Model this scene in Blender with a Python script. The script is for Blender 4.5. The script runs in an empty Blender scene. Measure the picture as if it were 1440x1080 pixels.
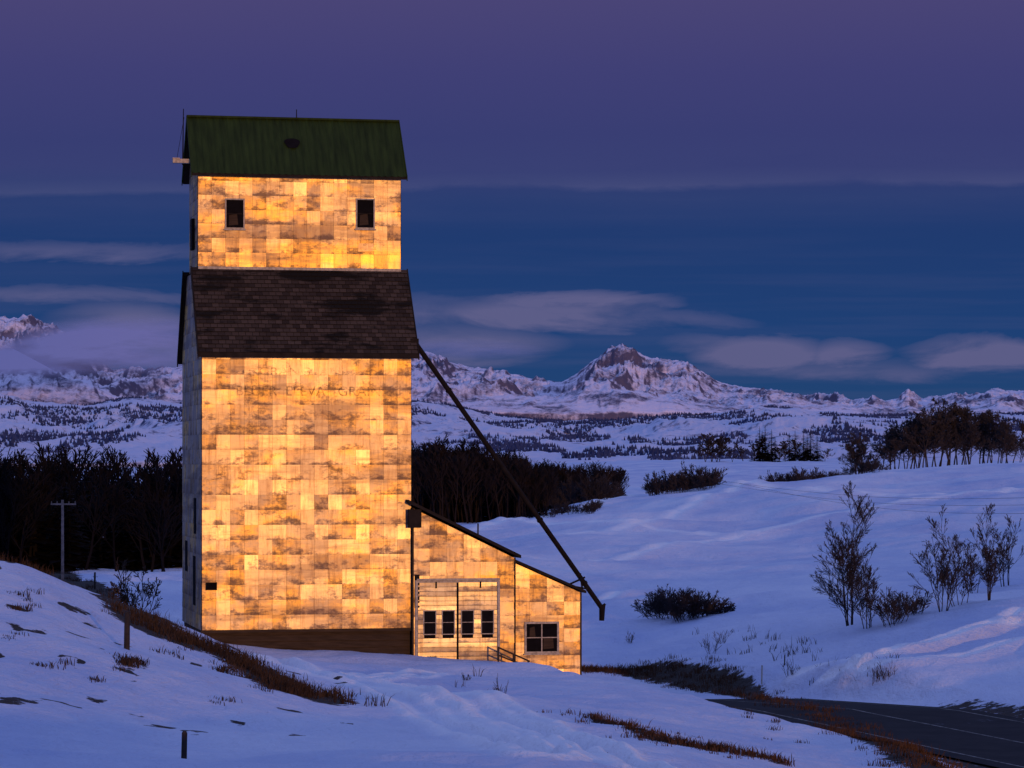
import bpy, math, random
import numpy as np
from mathutils import Vector, Matrix
F=4200.0; CX=720.0; HY=650.0
rad=math.radians
scene=bpy.context.scene
scene.view_settings.view_transform='Standard'
scene.view_settings.look='None'
scene.view_settings.exposure=0
def lin(r,g,b):
    f=lambda c:(c/255/12.92) if c/255<=0.04045 else ((c/255+0.055)/1.055)**2.4
    return (f(r),f(g),f(b),1)
# ---------------------------------------------------------------- noise
def vnoise(x,y,seed=0):
    xi=np.floor(x).astype(np.int64); yi=np.floor(y).astype(np.int64)
    fx=x-xi; fy=y-yi
    fx=fx*fx*fx*(fx*(fx*6-15)+10); fy=fy*fy*fy*(fy*(fy*6-15)+10)
    def h(a,b):
        k=(a*374761393+b*668265263+seed*1442695041)&0xffffffff
        k=((k^(k>>13))*1274126177)&0xffffffff
        k=(k^(k>>16))&0xffffffff
        return k/4294967296.0
    a=h(xi,yi);b=h(xi+1,yi);c=h(xi,yi+1);d=h(xi+1,yi+1)
    return (a*(1-fx)+b*fx)*(1-fy)+(c*(1-fx)+d*fx)*fy
def fbm(x,y,oct=4,seed=0):
    s=0;a=.5;t=0
    for i in range(oct):
        s=s+a*vnoise(x*2**i+i*17.3,y*2**i+i*9.1,seed+i); t+=a; a*=.5
    return s/t
def ridged(x,y,oct=5,seed=0,gain=.5):
    s=0;a=.5;t=0
    for i in range(oct):
        n=1-np.abs(2*vnoise(x*2**i+i*7.7,y*2**i+i*3.1,seed+i)-1)
        s=s+a*n*n; t+=a; a*=gain
    return s/t
# ---------------------------------------------------------------- terrain function
CP=[]
def cp(D,*pairs):
    for px,py in pairs: CP.append((px,D,py))
cp(12,(-3000,1900),(0,1600),(720,1500),(1440,1700),(4000,2300))
cp(25,(-1500,1250),(0,1200),(700,1200),(1440,1500),(3500,1800))
cp(45,(-800,1040),(-200,1070),(0,1088),(400,1092),(800,1098),(1100,1190),(1440,1400),(2400,1420))
cp(65,(-800,930),(-200,965),(0,985),(260,1040),(500,1045),(800,1052),(1000,1085),(1200,1165),(1440,1225),(2200,1225))
cp(85,(-800,790),(-300,815),(0,850),(180,912),(300,950),(430,985),(600,995),(800,1005),(1000,1035),(1150,1062),(1300,1086),(1440,1088),(1650,1086),(2300,1060))
cp(98,(-800,720),(-300,750),(0,788),(130,840),(260,888),(350,930),(450,962),(600,970),(800,985),(1000,1008),(1150,1028),(1300,1030),(1440,1032),(1650,1000),(2300,930))
cp(112,(-300,790),(0,828),(130,865),(260,898),(360,928),(480,940),(640,950),(800,956),(960,968),(1100,982),(1300,978),(1440,968),(1700,920))
cp(124,(820,944),(900,950),(980,960))
cp(132,(-300,830),(0,850),(130,870),(284,896),(450,912),(575,925),(650,932),(760,938),(850,953),(960,958),(1100,942),(1200,925),(1300,910),(1440,900),(1700,840))
cp(147,(-300,840),(0,850),(284,885),(575,905),(850,944),(960,938),(1100,912),(1200,890),(1300,860),(1440,835),(1700,790))
cp(165,(-300,830),(0,840),(200,845),(575,890),(850,912),(960,898),(1100,875),(1250,852),(1440,832),(1700,800))
cp(210,(-300,812),(0,818),(200,822),(575,835),(860,838),(1000,826),(1200,812),(1440,790),(1800,760))
cp(270,(-400,795),(0,800),(200,802),(575,780),(850,782),(1050,780),(1250,765),(1440,748),(1900,720))
cp(350,(-500,770),(200,780),(575,752),(700,750),(850,738),(1050,732),(1250,718),(1440,702),(1900,670))
cp(450,(-600,740),(250,740),(580,730),(700,725),(850,708),(1000,702),(1150,688),(1300,674),(1440,662),(1900,640))
cp(560,(-600,725),(400,725),(700,722),(870,702),(950,695),(1080,682),(1200,666),(1320,656),(1440,648),(1900,625))
cp(720,(-800,710),(400,708),(850,692),(1000,688),(1200,676),(1440,662),(2000,650))
cp(1300,(-1500,670),(400,672),(700,660),(850,653),(1000,649),(1200,648),(1440,653),(2500,652))
cp(3000,(-3000,660),(0,658),(720,655),(1440,655),(4000,655))
cp(9000,(-4000,651),(720,651),(5000,651))
CP=np.array(CP,float)
def uv(px,D): return px/400.0, np.log(D)*3.2
cu,cv=uv(CP[:,0],CP[:,1])
def phi(r2): return 0.5*r2*np.log(r2+1e-9)
n=len(CP)
K=phi((cu[:,None]-cu[None])**2+(cv[:,None]-cv[None])**2)+np.eye(n)*0.01
P=np.stack([np.ones(n),cu,cv],1)
A=np.block([[K,P],[P.T,np.zeros((3,3))]])
SOL=np.linalg.solve(A,np.concatenate([CP[:,2],np.zeros(3)]))
def base_z(X,Y):
    X=np.asarray(X,float);Y=np.asarray(Y,float)
    sh=X.shape; X=X.ravel();Y=Y.ravel(); out=np.empty(len(X))
    for s in range(0,len(X),40000):
        x=X[s:s+40000];y=Y[s:s+40000]
        u,v=uv(CX+F*x/y,y)
        k=phi((u[:,None]-cu)**2+(v[:,None]-cv)**2)
        py=k@SOL[:n]+SOL[n]+SOL[n+1]*u+SOL[n+2]*v
        out[s:s+40000]=(HY-py)/F*y
    return out.reshape(sh)
def pdist(X,Y,pts):
    best=np.full(X.shape,1e9)
    for (ax,ay),(bx,by) in zip(pts[:-1],pts[1:]):
        dx,dy=bx-ax,by-ay; L=dx*dx+dy*dy
        t=np.clip(((X-ax)*dx+(Y-ay)*dy)/L,0,1)
        best=np.minimum(best,np.hypot(X-ax-t*dx,Y-ay-t*dy))
    return best
def smooth(pts,k=8):
    out=[]
    P_=[pts[0]]+list(pts)+[pts[-1]]
    for i in range(1,len(P_)-2):
        p0,p1,p2,p3=[np.array(q,float) for q in P_[i-1:i+3]]
        for j in range(k):
            t=j/k
            out.append(tuple(.5*((2*p1)+(-p0+p2)*t+(2*p0-5*p1+4*p2-p3)*t*t+(-p0+3*p1-3*p2+p3)*t**3)))
    out.append(tuple(pts[-1])); return out
ROAD=smooth([(30,40),(25.6,62),(21.4,78),(17.6,92),(14.0,106),(10.4,119),(7.0,131),(3.6,143),(-1,158),(-9,180),(-24,210)],8)
def RZ(Y): return -8.95-.055*np.clip(np.asarray(Y,float)-111,0,30)-.01*np.clip(np.asarray(Y,float)-80,0,29)
BANK=[]
def height(X,Y,detail=True):
    X=np.asarray(X,float);Y=np.asarray(Y,float)
    z=base_z(X,Y)
    if detail:
        z=z+(fbm(X/9,Y/9,3,5)-.5)*0.8*np.clip(Y/80,0,1.6)+(fbm(X/1.7,Y/1.7,3,9)-.5)*0.15+(fbm(X/0.5,Y/0.8,2,19)-.5)*0.035
        far=np.clip((Y-150)/150,0,1)*np.clip((1200-Y)/400,0,1); z=z+((fbm(X/45,Y/45,3,25)-.5)*2.6+(fbm(X/30,Y/110,2,27)-.5)*3.0)*far
    if BANK:
        db=pdist(X,Y,BANK); z=z+.30*np.exp(-(db/1.2)**2)
    d=pdist(X,Y,ROAD)
    w=np.clip((d-4.4)/2.4,0,1); w=w*w*(3-2*w); w=np.maximum(w,np.clip((Y-150)/14,0,1))
    return RZ(Y)*(1-w)+z*w
def hit(px,py,dmin=30,dmax=2500):
    D=np.exp(np.linspace(math.log(dmin),math.log(dmax),900))
    X=(px-CX)/F*D
    z=height(X,D,False); p=HY-z/D*F
    idx=np.where(p<=py)[0]
    i=idx[0] if len(idx) else len(D)-1
    return float(X[i]),float(D[i])
def hitline(pts,**k): return [hit(a,b,**k) for a,b in pts]
# ---------------------------------------------------------------- mesh builder
class MB:
    def __init__(s): s.v=[];s.f=[];s.m=[];s.c=[];
    def face(s,pts,mi=0,col=None):
        b=len(s.v); s.v.extend([tuple(p) for p in pts]); s.f.append(tuple(range(b,b+len(pts)))); s.m.append(mi); s.c.append(col or (1,1,1,1))
    def box(s,a,b,mi=0,col=None):
        x0,y0,z0=a;x1,y1,z1=b
        v=[(x0,y0,z0),(x1,y0,z0),(x1,y1,z0),(x0,y1,z0),(x0,y0,z1),(x1,y0,z1),(x1,y1,z1),(x0,y1,z1)]
        k=len(s.v); s.v+=v
        for q in [(0,3,2,1),(4,5,6,7),(0,1,5,4),(1,2,6,5),(2,3,7,6),(3,0,4,7)]:
            s.f.append(tuple(k+i for i in q)); s.m.append(mi); s.c.append(col or (1,1,1,1))
    def prism(s,poly,axis,a,b,mi=0):
        k=len(s.v);nn=len(poly)
        for e in (a,b):
            for p,q in poly:
                s.v.append((e,p,q) if axis==0 else (p,e,q))
        s.f.append(tuple(range(k,k+nn)));s.f.append(tuple(range(k+2*nn-1,k+nn-1,-1)))
        s.m+=[mi,mi];s.c+=[(1,1,1,1)]*2
        for i in range(nn):
            j=(i+1)%nn; s.f.append((k+i,k+j,k+nn+j,k+nn+i)); s.m.append(mi); s.c.append((1,1,1,1))
    def seg(s,p,q,r0,r1,mi=0,sides=3):
        p=Vector(p);q=Vector(q);d=q-p
        if d.length<1e-6:return
        d.normalize(); u=d.orthogonal().normalized(); w=d.cross(u)
        k=len(s.v)
        for c,r in ((p,r0),(q,r1)):
            for i in range(sides):
                a=2*math.pi*i/sides; s.v.append(tuple(c+u*(r*math.cos(a))+w*(r*math.sin(a))))
        for i in range(sides):
            j=(i+1)%sides; s.f.append((k+i,k+j,k+sides+j,k+sides+i)); s.m.append(mi); s.c.append((1,1,1,1))
        if sides>3:
            s.f.append(tuple(range(k+sides-1,k-1,-1))); s.f.append(tuple(range(k+sides,k+2*sides))); s.m+=[mi,mi]; s.c+=[(1,1,1,1)]*2
    def mesh(s,name,mats,colors=False):
        me=bpy.data.meshes.new(name); me.from_pydata(s.v,[],s.f)
        for m in mats: me.materials.append(m)
        me.polygons.foreach_set('material_index',s.m)
        if colors:
            ca=me.color_attributes.new('pc','FLOAT_COLOR','CORNER')
            arr=[]
            for f,c in zip(s.f,s.c):
                if isinstance(c,list):
                    for cc in c: arr.extend(cc)
                else: arr.extend(list(c)*len(f))
            ca.data.foreach_set('color',arr)
        me.update(); return me
    def obj(s,name,mats,parent=None,colors=False,loc=None):
        o=bpy.data.objects.new(name,s.mesh(name,mats,colors)); scene.collection.objects.link(o)
        if parent: o.parent=parent
        if loc: o.location=loc
        return o
def empty(name,loc=(0,0,0),rz=0):
    o=bpy.data.objects.new(name,None); o.location=loc; o.rotation_euler=(0,0,rz); scene.collection.objects.link(o); return o
# ---------------------------------------------------------------- materials
def newmat(name):
    m=bpy.data.materials.new(name); m.use_nodes=True; nt=m.node_tree
    return m,nt,nt.nodes['Principled BSDF']
def N(nt,t,**kw):
    nd=nt.nodes.new(t)
    for k,v in kw.items(): setattr(nd,k,v)
    return nd
def setin(nd,**kw):
    for k,v in kw.items(): nd.inputs[k].default_value=v
def ramp(nt,fac,stops):
    r=N(nt,'ShaderNodeValToRGB'); el=r.color_ramp.elements
    while len(el)<len(stops): el.new(0.5)
    for e,(p,c) in zip(el,stops): e.position=p; e.color=c if len(c)==4 else (*c,1)
    nt.links.new(fac,r.inputs[0]); return r.outputs[0]
def noise(nt,scale,detail=4,rough=.55,vec=None,sc=None):
    tc=N(nt,'ShaderNodeTexCoord'); src=tc.outputs['Object']
    if sc:
        mp=N(nt,'ShaderNodeMapping'); mp.inputs['Scale'].default_value=sc; nt.links.new(src,mp.inputs[0]); src=mp.outputs[0]
    nz=N(nt,'ShaderNodeTexNoise'); setin(nz,Scale=scale,Detail=detail,Roughness=rough); nt.links.new(src,nz.inputs['Vector'])
    return nz.outputs['Fac']
def mix(nt,fac,a,b,mode='MIX'):
    m=N(nt,'ShaderNodeMix',data_type='RGBA',blend_type=mode)
    for s,v in ((m.inputs[0],fac),(m.inputs[6],a),(m.inputs[7],b)):
        if isinstance(v,(int,float)): s.default_value=v
        elif isinstance(v,tuple): s.default_value=v if len(v)==4 else (*v,1)
        else: nt.links.new(v,s)
    return m.outputs[2]
def mth(nt,op,a,b=0.0,c=None,clamp=False):
    m=N(nt,'ShaderNodeMath',operation=op,use_clamp=clamp)
    for i,v in enumerate((a,b,c)):
        if v is None: continue
        if isinstance(v,(int,float)): m.inputs[i].default_value=v
        else: nt.links.new(v,m.inputs[i])
    return m.outputs[0]
def bump(nt,h,bs,strength=.3,dist=.05):
    b=N(nt,'ShaderNodeBump'); setin(b,Strength=strength,Distance=dist); nt.links.new(h,b.inputs['Height']); nt.links.new(b.outputs[0],bs.inputs['Normal'])
def simple(name,c,rough=.8,var=.35,scale=3,metal=0,sc=None):
    m,nt,bs=newmat(name)
    nz=noise(nt,scale,5,sc=sc)
    a=tuple(x*(1-var) for x in c); b=tuple(min(1,x*(1+var)) for x in c)
    nt.links.new(ramp(nt,nz,[(.3,a),(.7,b)]),bs.inputs['Base Color']); setin(bs,Roughness=rough,Metallic=metal)
    bs.inputs['Specular IOR Level'].default_value=.1
    return m
def siding(name,dull,bright,rust_highlight,metal=.85,r0=.40,r1=.54,stain=.72,rust_highlight_amt=.85,band=True):
    m,nt,bs=newmat(name)
    at=N(nt,'ShaderNodeAttribute',attribute_name='pc'); sp=N(nt,'ShaderNodeSeparateColor'); nt.links.new(at.outputs['Color'],sp.inputs[0])
    R_,G_,B_=sp.outputs[0],sp.outputs[1],sp.outputs[2]
    base=mix(nt,R_,dull,bright)
    blotch=noise(nt,1.0,6,.65,sc=(.5,.5,.9))
    rm=mth(nt,'ADD',blotch,mth(nt,'MULTIPLY',G_,.24))
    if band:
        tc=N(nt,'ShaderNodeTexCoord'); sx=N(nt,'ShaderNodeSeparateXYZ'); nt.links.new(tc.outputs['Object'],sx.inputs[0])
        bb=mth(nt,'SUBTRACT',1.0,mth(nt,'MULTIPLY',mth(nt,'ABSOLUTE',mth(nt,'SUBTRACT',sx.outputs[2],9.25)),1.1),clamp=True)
        rm=mth(nt,'ADD',rm,mth(nt,'MULTIPLY',bb,.34))  # brighter yellow of the lit cupola base, painted into the siding colour
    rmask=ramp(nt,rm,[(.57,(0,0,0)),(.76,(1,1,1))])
    base=mix(nt,mth(nt,'MULTIPLY',rmask,rust_highlight_amt),base,rust_highlight)  # rust stains together with painted yellow highlights
    dk=(dull[0]*.36,dull[1]*.30,dull[2]*.32)
    # large grey-brown weathered zones
    zn=noise(nt,1.0,8,.68,sc=(.34,.34,.5)); zm=ramp(nt,zn,[(.45,(0,0,0)),(.58,(1,1,1))])
    base=mix(nt,mth(nt,'MULTIPLY',zm,.60),base,(dull[0]*.80,dull[1]*.86,dull[2]*1.05))
    wb=noise(nt,1.0,8,.66,sc=(.11,.11,1.05)); bm=ramp(nt,wb,[(.50,(0,0,0)),(.60,(1,1,1))])
    base=mix(nt,mth(nt,'MULTIPLY',bm,.62),base,(dull[0]*.50,dull[1]*.46,dull[2]*.50))
    lapn=noise(nt,1.0,8,.78,sc=(1.0,1.0,1.7))
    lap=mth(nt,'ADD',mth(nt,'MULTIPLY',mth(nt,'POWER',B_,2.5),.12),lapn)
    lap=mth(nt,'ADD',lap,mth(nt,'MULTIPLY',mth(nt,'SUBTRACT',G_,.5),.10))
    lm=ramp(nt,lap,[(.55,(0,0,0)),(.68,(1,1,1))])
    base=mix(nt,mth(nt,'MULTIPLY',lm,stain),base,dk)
    sv=noise(nt,1.0,8,.78,sc=(5,5,.55)); vm=ramp(nt,sv,[(.49,(0,0,0)),(.66,(1,1,1))])
    base=mix(nt,mth(nt,'MULTIPLY',vm,.66),base,(dull[0]*.50,dull[1]*.38,dull[2]*.34))
    hz=noise(nt,1.0,8,.75,sc=(.7,.7,4.5)); hm=ramp(nt,hz,[(.55,(0,0,0)),(.70,(1,1,1))])
    base=mix(nt,mth(nt,'MULTIPLY',hm,.55),base,dk)
    nt.links.new(base,bs.inputs['Base Color']); setin(bs,Metallic=metal)
    rr=mth(nt,'MULTIPLY_ADD',G_,r1-r0,r0)
    rr=mth(nt,'MULTIPLY_ADD',lm,.12,rr)
    nt.links.new(rr,bs.inputs['Roughness'])
    bump(nt,noise(nt,3.5,8,.65),bs,.5,.018)
    return m
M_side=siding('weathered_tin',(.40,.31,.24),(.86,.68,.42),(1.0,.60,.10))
M_door=siding('door_tin',(.50,.44,.34),(.84,.76,.58),(.9,.62,.25),stain=.55,rust_highlight_amt=.4,band=False)
M_core=simple('wall_core',(.05,.035,.02))
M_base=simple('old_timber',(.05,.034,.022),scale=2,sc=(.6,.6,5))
def shing():
    m,nt,bs=newmat('shingles')
    at=N(nt,'ShaderNodeAttribute',attribute_name='pc'); sp=N(nt,'ShaderNodeSeparateColor'); nt.links.new(at.outputs['Color'],sp.inputs[0])
    c=mix(nt,sp.outputs[0],(.026,.020,.017),(.075,.058,.046))
    c=mix(nt,ramp(nt,noise(nt,.6,5,sc=(.6,1,2)),[(.53,(0,0,0)),(.60,(1,1,1))]),c,(.012,.011,.010),)
    nt.links.new(c,bs.inputs['Base Color']); setin(bs,Roughness=.95); bs.inputs['Specular IOR Level'].default_value=.1
    bump(nt,noise(nt,12,4),bs,.4,.02); return m
M_shing=shing()
M_green=simple('green_roof_metal',(.020,.038,.008),rough=.7,scale=1.5,sc=(3,.5,.5))
M_trimd=simple('dark_trim',(.02,.016,.014))
M_trimw=simple('white_trim',(.46,.41,.32),scale=8)
M_dark=simple('dark_interior',(.006,.005,.006),rough=.9)
M_glass=simple('window_glass',(.008,.007,.008),rough=.9)
M_rust=simple('rusty_steel',(.012,.010,.010),rough=.8)
M_post=simple('post_wood',(.035,.03,.028),scale=10)
M_pole=simple('pole_wood',(.26,.21,.18),scale=4)
M_bark=simple('dark_bark',(.030,.026,.030),scale=2)
M_bark2=simple('aspen_bark',(.042,.036,.038),scale=1)
M_bush=simple('brown_twigs',(.06,.040,.028),scale=2)
M_for=simple('forest_bark',(.006,.005,.007),scale=.5)
M_for2=simple('aspen_stand_bark',(.016,.012,.013),scale=.5)
M_con=simple('conifer_needles',(.008,.009,.012),scale=1)
M_grass=simple('dry_grass',(.070,.036,.020),scale=1.5,var=.6)
M_weed=simple('dead_weeds',(.045,.028,.020),scale=1.5,var=.5)
def snowmat():
    m,nt,bs=newmat('snow_ground')
    at=N(nt,'ShaderNodeAttribute',attribute_name='gm'); sp=N(nt,'ShaderNodeSeparateColor'); nt.links.new(at.outputs['Color'],sp.inputs[0])
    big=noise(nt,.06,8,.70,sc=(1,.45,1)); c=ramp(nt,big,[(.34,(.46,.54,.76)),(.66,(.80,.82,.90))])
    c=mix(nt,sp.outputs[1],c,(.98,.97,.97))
    s=mth(nt,'ADD',sp.outputs[0],mth(nt,'MULTIPLY',mth(nt,'SUBTRACT',noise(nt,1.4,8,.7),.5),1.5))
    sm=ramp(nt,s,[(.46,(0,0,0)),(.56,(1,1,1))])
    soil=ramp(nt,noise(nt,5,6,.7),[(.3,(.012,.009,.008)),(.7,(.045,.030,.020))])
    c=mix(nt,sm,c,soil); nt.links.new(c,bs.inputs['Base Color']); setin(bs,Roughness=.75); bs.inputs['Specular IOR Level'].default_value=.25
    h=mth(nt,'ADD',noise(nt,.9,8,.6,sc=(1,.6,1)),mth(nt,'MULTIPLY',noise(nt,6,5,.6),.25))
    h=mth(nt,'ADD',h,mth(nt,'MULTIPLY',noise(nt,.22,6,.6,sc=(1,.4,1)),1.8))
    bump(nt,h,bs,.9,.48); return m
M_snow=snowmat()
# ---------------------------------------------------------------- ground mesh
rows=np.concatenate([np.exp(np.linspace(math.log(9),math.log(40),40,endpoint=False)),np.exp(np.linspace(math.log(40),math.log(190),470,endpoint=False)),
  np.exp(np.linspace(math.log(190),math.log(800),190,endpoint=False)),np.exp(np.linspace(math.log(800),math.log(9000),60))])
cols=np.concatenate([np.linspace(-5200,-260,70,endpoint=False),np.linspace(-260,1700,560,endpoint=False),np.linspace(1700,6600,70)])
bank=smooth(hitline([(812,943),(880,948),(960,959),(1050,979),(1150,1011),(1230,1050),(1310,1098)],dmin=60),5)
BANK=bank
crest=smooth(hitline([(-120,755),(0,792),(60,803),(130,838),(200,868),(260,896),(330,930),(390,962),(430,985)],dmin=60),5)
low=smooth(hitline([(835,1008),(900,1030),(980,1052),(1090,1085)],dmin=45),5)
GX=(cols[None,:]-CX)/F*rows[:,None]; GY=np.repeat(rows[:,None],len(cols),1)
GZ=height(GX,GY)
tr1=smooth(hitline([(350,912),(400,935),(470,958),(560,975),(650,1000),(740,1032),(860,1085)],dmin=45),6)
tr2=smooth(hitline([(640,940),(560,950),(480,952),(400,938),(350,914)],dmin=60),6)
tr3=smooth(hitline([(520,962),(620,985),(700,1010),(780,1045),(840,1085)],dmin=45),6)
def offs(pts,o):
    r=[]
    for i,p in enumerate(pts):
        a=pts[max(0,i-1)];b=pts[min(len(pts)-1,i+1)]
        dx,dy=b[0]-a[0],b[1]-a[1];L=math.hypot(dx,dy) or 1
        r.append((p[0]-dy/L*o,p[1]+dx/L*o))
    return r
sel=(GY>45)&(GY<150)
sx,sy=GX[sel],GY[sel]; dz=np.zeros(sx.shape); pk=np.zeros(sx.shape)
for t,dep in ((tr1,.26),(tr2,.18),(tr3,.10)):
    for o in (-.95,.95):
        d=pdist(sx,sy,offs(t,o)); dz-=dep*np.exp(-(d/.32)**2); dz+=.11*np.exp(-((d-.6)/.22)**2)
        pk=np.maximum(pk,np.exp(-((d-.6)/.3)**2)*.8)
GZ[sel]+=dz
soil=np.zeros(GX.shape); pack=np.zeros(GX.shape); pack[sel]=pk
for pts,w,a in ((crest,1.6,1.05),(bank,1.0,.9),(low,.5,.6),):
    d=pdist(GX,GY,pts); soil=np.maximum(soil,a*np.exp(-(d/w)**2))
dr=pdist(GX,GY,ROAD)
fade=np.clip((119-GY)/5,0,1)
soil=np.maximum(soil,.66*np.exp(-((dr-4.9)/1.3)**2)*fade); soil=np.maximum(soil,(dr<4.4)*fade)
mz=(GX<-4)&(GY<105)&(GY>65)
soil=np.maximum(soil,mz*np.clip((fbm(GX/1.0,GY/1.8,3,77)-.66)*5,0,.6))
for t in ([(780,752),(900,735),(1000,705),(1060,688)],[(840,780),(950,765),(1040,742)],[(640,745),(760,722),(860,706),(895,694)],[(600,735),(700,730),(800,735),(1000,742)],[(1120,950),(1250,925),(1350,900),(1440,880)],[(1160,960),(1280,940),(1440,905)],[(1200,950),(1300,915),(1380,893),(1440,862)],[(850,850),(880,838),(920,830)],[(1060,740),(1200,720),(1440,690)],[(1000,690),(1150,700),(1440,690)]):
    ln=smooth(hitline(t,dmin=110),5); d=pdist(GX,GY,ln); w=.0035*GY
    pack=np.maximum(pack,np.exp(-(d/w)**2)*1.0)
    GZ+=.28*np.exp(-((d-w)/w)**2)
nr,nc=GX.shape
me=bpy.data.meshes.new('ground')
co=np.stack([GX,GY,GZ],-1).reshape(-1,3)
idx=np.arange(nr*nc).reshape(nr,nc)
q=np.stack([idx[:-1,:-1],idx[:-1,1:],idx[1:,1:],idx[1:,:-1]],-1).reshape(-1,4)
def gridmesh(me,co,q):
    me.vertices.add(len(co)); me.vertices.foreach_set('co',co.ravel())
    me.loops.add(q.size); me.loops.foreach_set('vertex_index',q.ravel().astype(np.int32))
    me.polygons.add(len(q)); me.polygons.foreach_set('loop_start',np.arange(0,q.size,4,dtype=np.int32))
    try: me.polygons.foreach_set('loop_total',np.full(len(q),4,dtype=np.int32))
    except Exception: pass
    me.update(calc_edges=True); me.validate()
    me.shade_smooth()
gridmesh(me,co,q)
ca=me.color_attributes.new('gm','FLOAT_COLOR','POINT')
ca.data.foreach_set('color',np.stack([soil,pack,soil*0,soil*0+1],-1).ravel())
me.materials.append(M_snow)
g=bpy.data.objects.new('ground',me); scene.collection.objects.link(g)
# ---------------------------------------------------------------- road
def strip(name,c0,c1,dz_,mat,nsub=6,pts=ROAD):
    mb=MB()
    A_=[offs(pts,c0+(c1-c0)*k/nsub) for k in range(nsub+1)]
    for i in range(len(pts)-1):
        if pts[i][1]>126: continue
        for k in range(nsub):
            p=[A_[k][i],A_[k+1][i],A_[k+1][i+1],A_[k][i+1]]
            mb.face([(a,b,float(RZ(b))+dz_) for a,b in p])
    return mb.obj(name,[mat])
def roadmat():
    m,nt,bs=newmat('asphalt')
    c=ramp(nt,noise(nt,.8,7,.7),[(.35,(.008,.008,.009)),(.7,(.024,.021,.021))])
    c=mix(nt,ramp(nt,noise(nt,.45,7,.75,sc=(1,.5,1)),[(.64,(0,0,0)),(.74,(1,1,1))]),c,(.20,.21,.26))
    nt.links.new(c,bs.inputs['Base Color']); setin(bs,Roughness=.8); bs.inputs['Specular IOR Level'].default_value=.12
    return m
R=strip('road',-4.3,4.3,.06,roadmat())
M_line=simple('road_paint',(.18,.17,.15),scale=3,var=.7)
for nm,a,b in (('edge_line_a',-3.6,-3.5),('edge_line_b',3.5,3.6),('centre_line',-.05,.06)):
    o=strip(nm,a,b,.066,M_line,1); o.parent=R
# ---------------------------------------------------------------- elevator
rng=random.Random(3)
E=empty('grain_elevator',(-13.6,131,0),rad(12))
W=9.31; L=8.4; ZB=-7.39; ZE=5.18; CY0=2.6; CY1=6.2; ZR=8.62; CT=13.25; CR=15.6
def clip2(poly,fn):
    out=[]
    for i in range(len(poly)):
        a=poly[i];b=poly[(i+1)%len(poly)];fa=fn(*a);fb=fn(*b)
        if fa>=0: out.append(a)
        if (fa>=0)!=(fb>=0):
            t=fa/(fa-fb); out.append((a[0]+(b[0]-a[0])*t,a[1]+(b[1]-a[1])*t))
    return out
def panels(mb,O,U,V,Nn,W_,H,pw,ph,clips=(),tilt=.009,lap=.012,gap=.008,stag=0,off=.004):
    O=Vector(O);U=Vector(U);V=Vector(V);Nn=Vector(Nn)
    nv=max(1,round(H/ph)); ph=H/nv; nu=max(1,round(W_/pw)); pw=W_/nu
    for j in range(nv):
        rowr=rng.random()
        sft=(stag*pw*(j%2))
        for i in range(-1 if stag else 0,nu+(1 if stag else 0)):
            u0=max(0,i*pw+sft);u1=min(W_,(i+1)*pw+sft)
            if u1-u0<.02: continue
            v0=j*ph;v1=v0+ph
            poly=[(u0+gap/2,v0+gap/2*.3),(u1-gap/2,v0+gap/2*.3),(u1-gap/2,v1),(u0+gap/2,v1)]
            for c in clips: poly=clip2(poly,c) if poly else poly
            if len(poly)<3: continue
            tx=rng.uniform(-tilt,tilt); ty=rng.uniform(-.6,.6)*tilt
            a_=rng.random()*.8+.2*rowr; g_=rng.random()
            if rng.random()<.12: a_*=.1
            pts=[];cols_=[]
            for a,b in poly:
                t=(b-v0)/ph; s=(a-u0)/(u1-u0)
                d=off+tilt*1.2+lap*(1-t)+tx*(s-.5)*1.0+ty*(t-.5)
                pts.append(O+U*a+V*b+Nn*d); cols_.append((a_,g_,1-t,1))
            mb.face(pts,0,cols_)
mb=MB()
mb.prism([(0,ZB),(L,ZB),(L,ZE),(CY1-.1,ZR-.15),(CY0+.1,ZR-.15),(0,ZE)],0,0,W)
mb.obj('headhouse_lower_walls',[M_core],E)
mb=MB()
panels(mb,(0,0,ZB),(1,0,0),(0,0,1),(0,-1,0),W,ZE-ZB,.62,.66)
s1=(ZR-ZE)/CY0; s2=(ZR-ZE)/(L-CY1)
gab=[lambda a,b:(ZE-ZB)+s2*a-b-.05, lambda a,b:(ZE-ZB)+s1*(L-a)-b-.05]
panels(mb,(0,L,ZB),(0,-1,0),(0,0,1),(-1,0,0),L,ZR-ZB-.1,.62,.66,gab)
gab2=[lambda a,b:(ZE-ZB)+s1*a-b-.05, lambda a,b:(ZE-ZB)+s2*(L-a)-b-.05]
panels(mb,(W,0,ZB),(0,1,0),(0,0,1),(1,0,0),L,ZR-ZB-.1,.62,.66,gab2)
panels(mb,(W,L,ZB),(-1,0,0),(0,0,1),(0,1,0),W,ZE-ZB,.62,.66)
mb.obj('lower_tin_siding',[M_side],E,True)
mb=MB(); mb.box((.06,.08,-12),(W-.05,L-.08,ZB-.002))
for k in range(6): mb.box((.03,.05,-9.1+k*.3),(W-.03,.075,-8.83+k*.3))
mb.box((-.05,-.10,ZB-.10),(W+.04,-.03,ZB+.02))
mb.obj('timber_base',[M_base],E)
OV=.36
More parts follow.
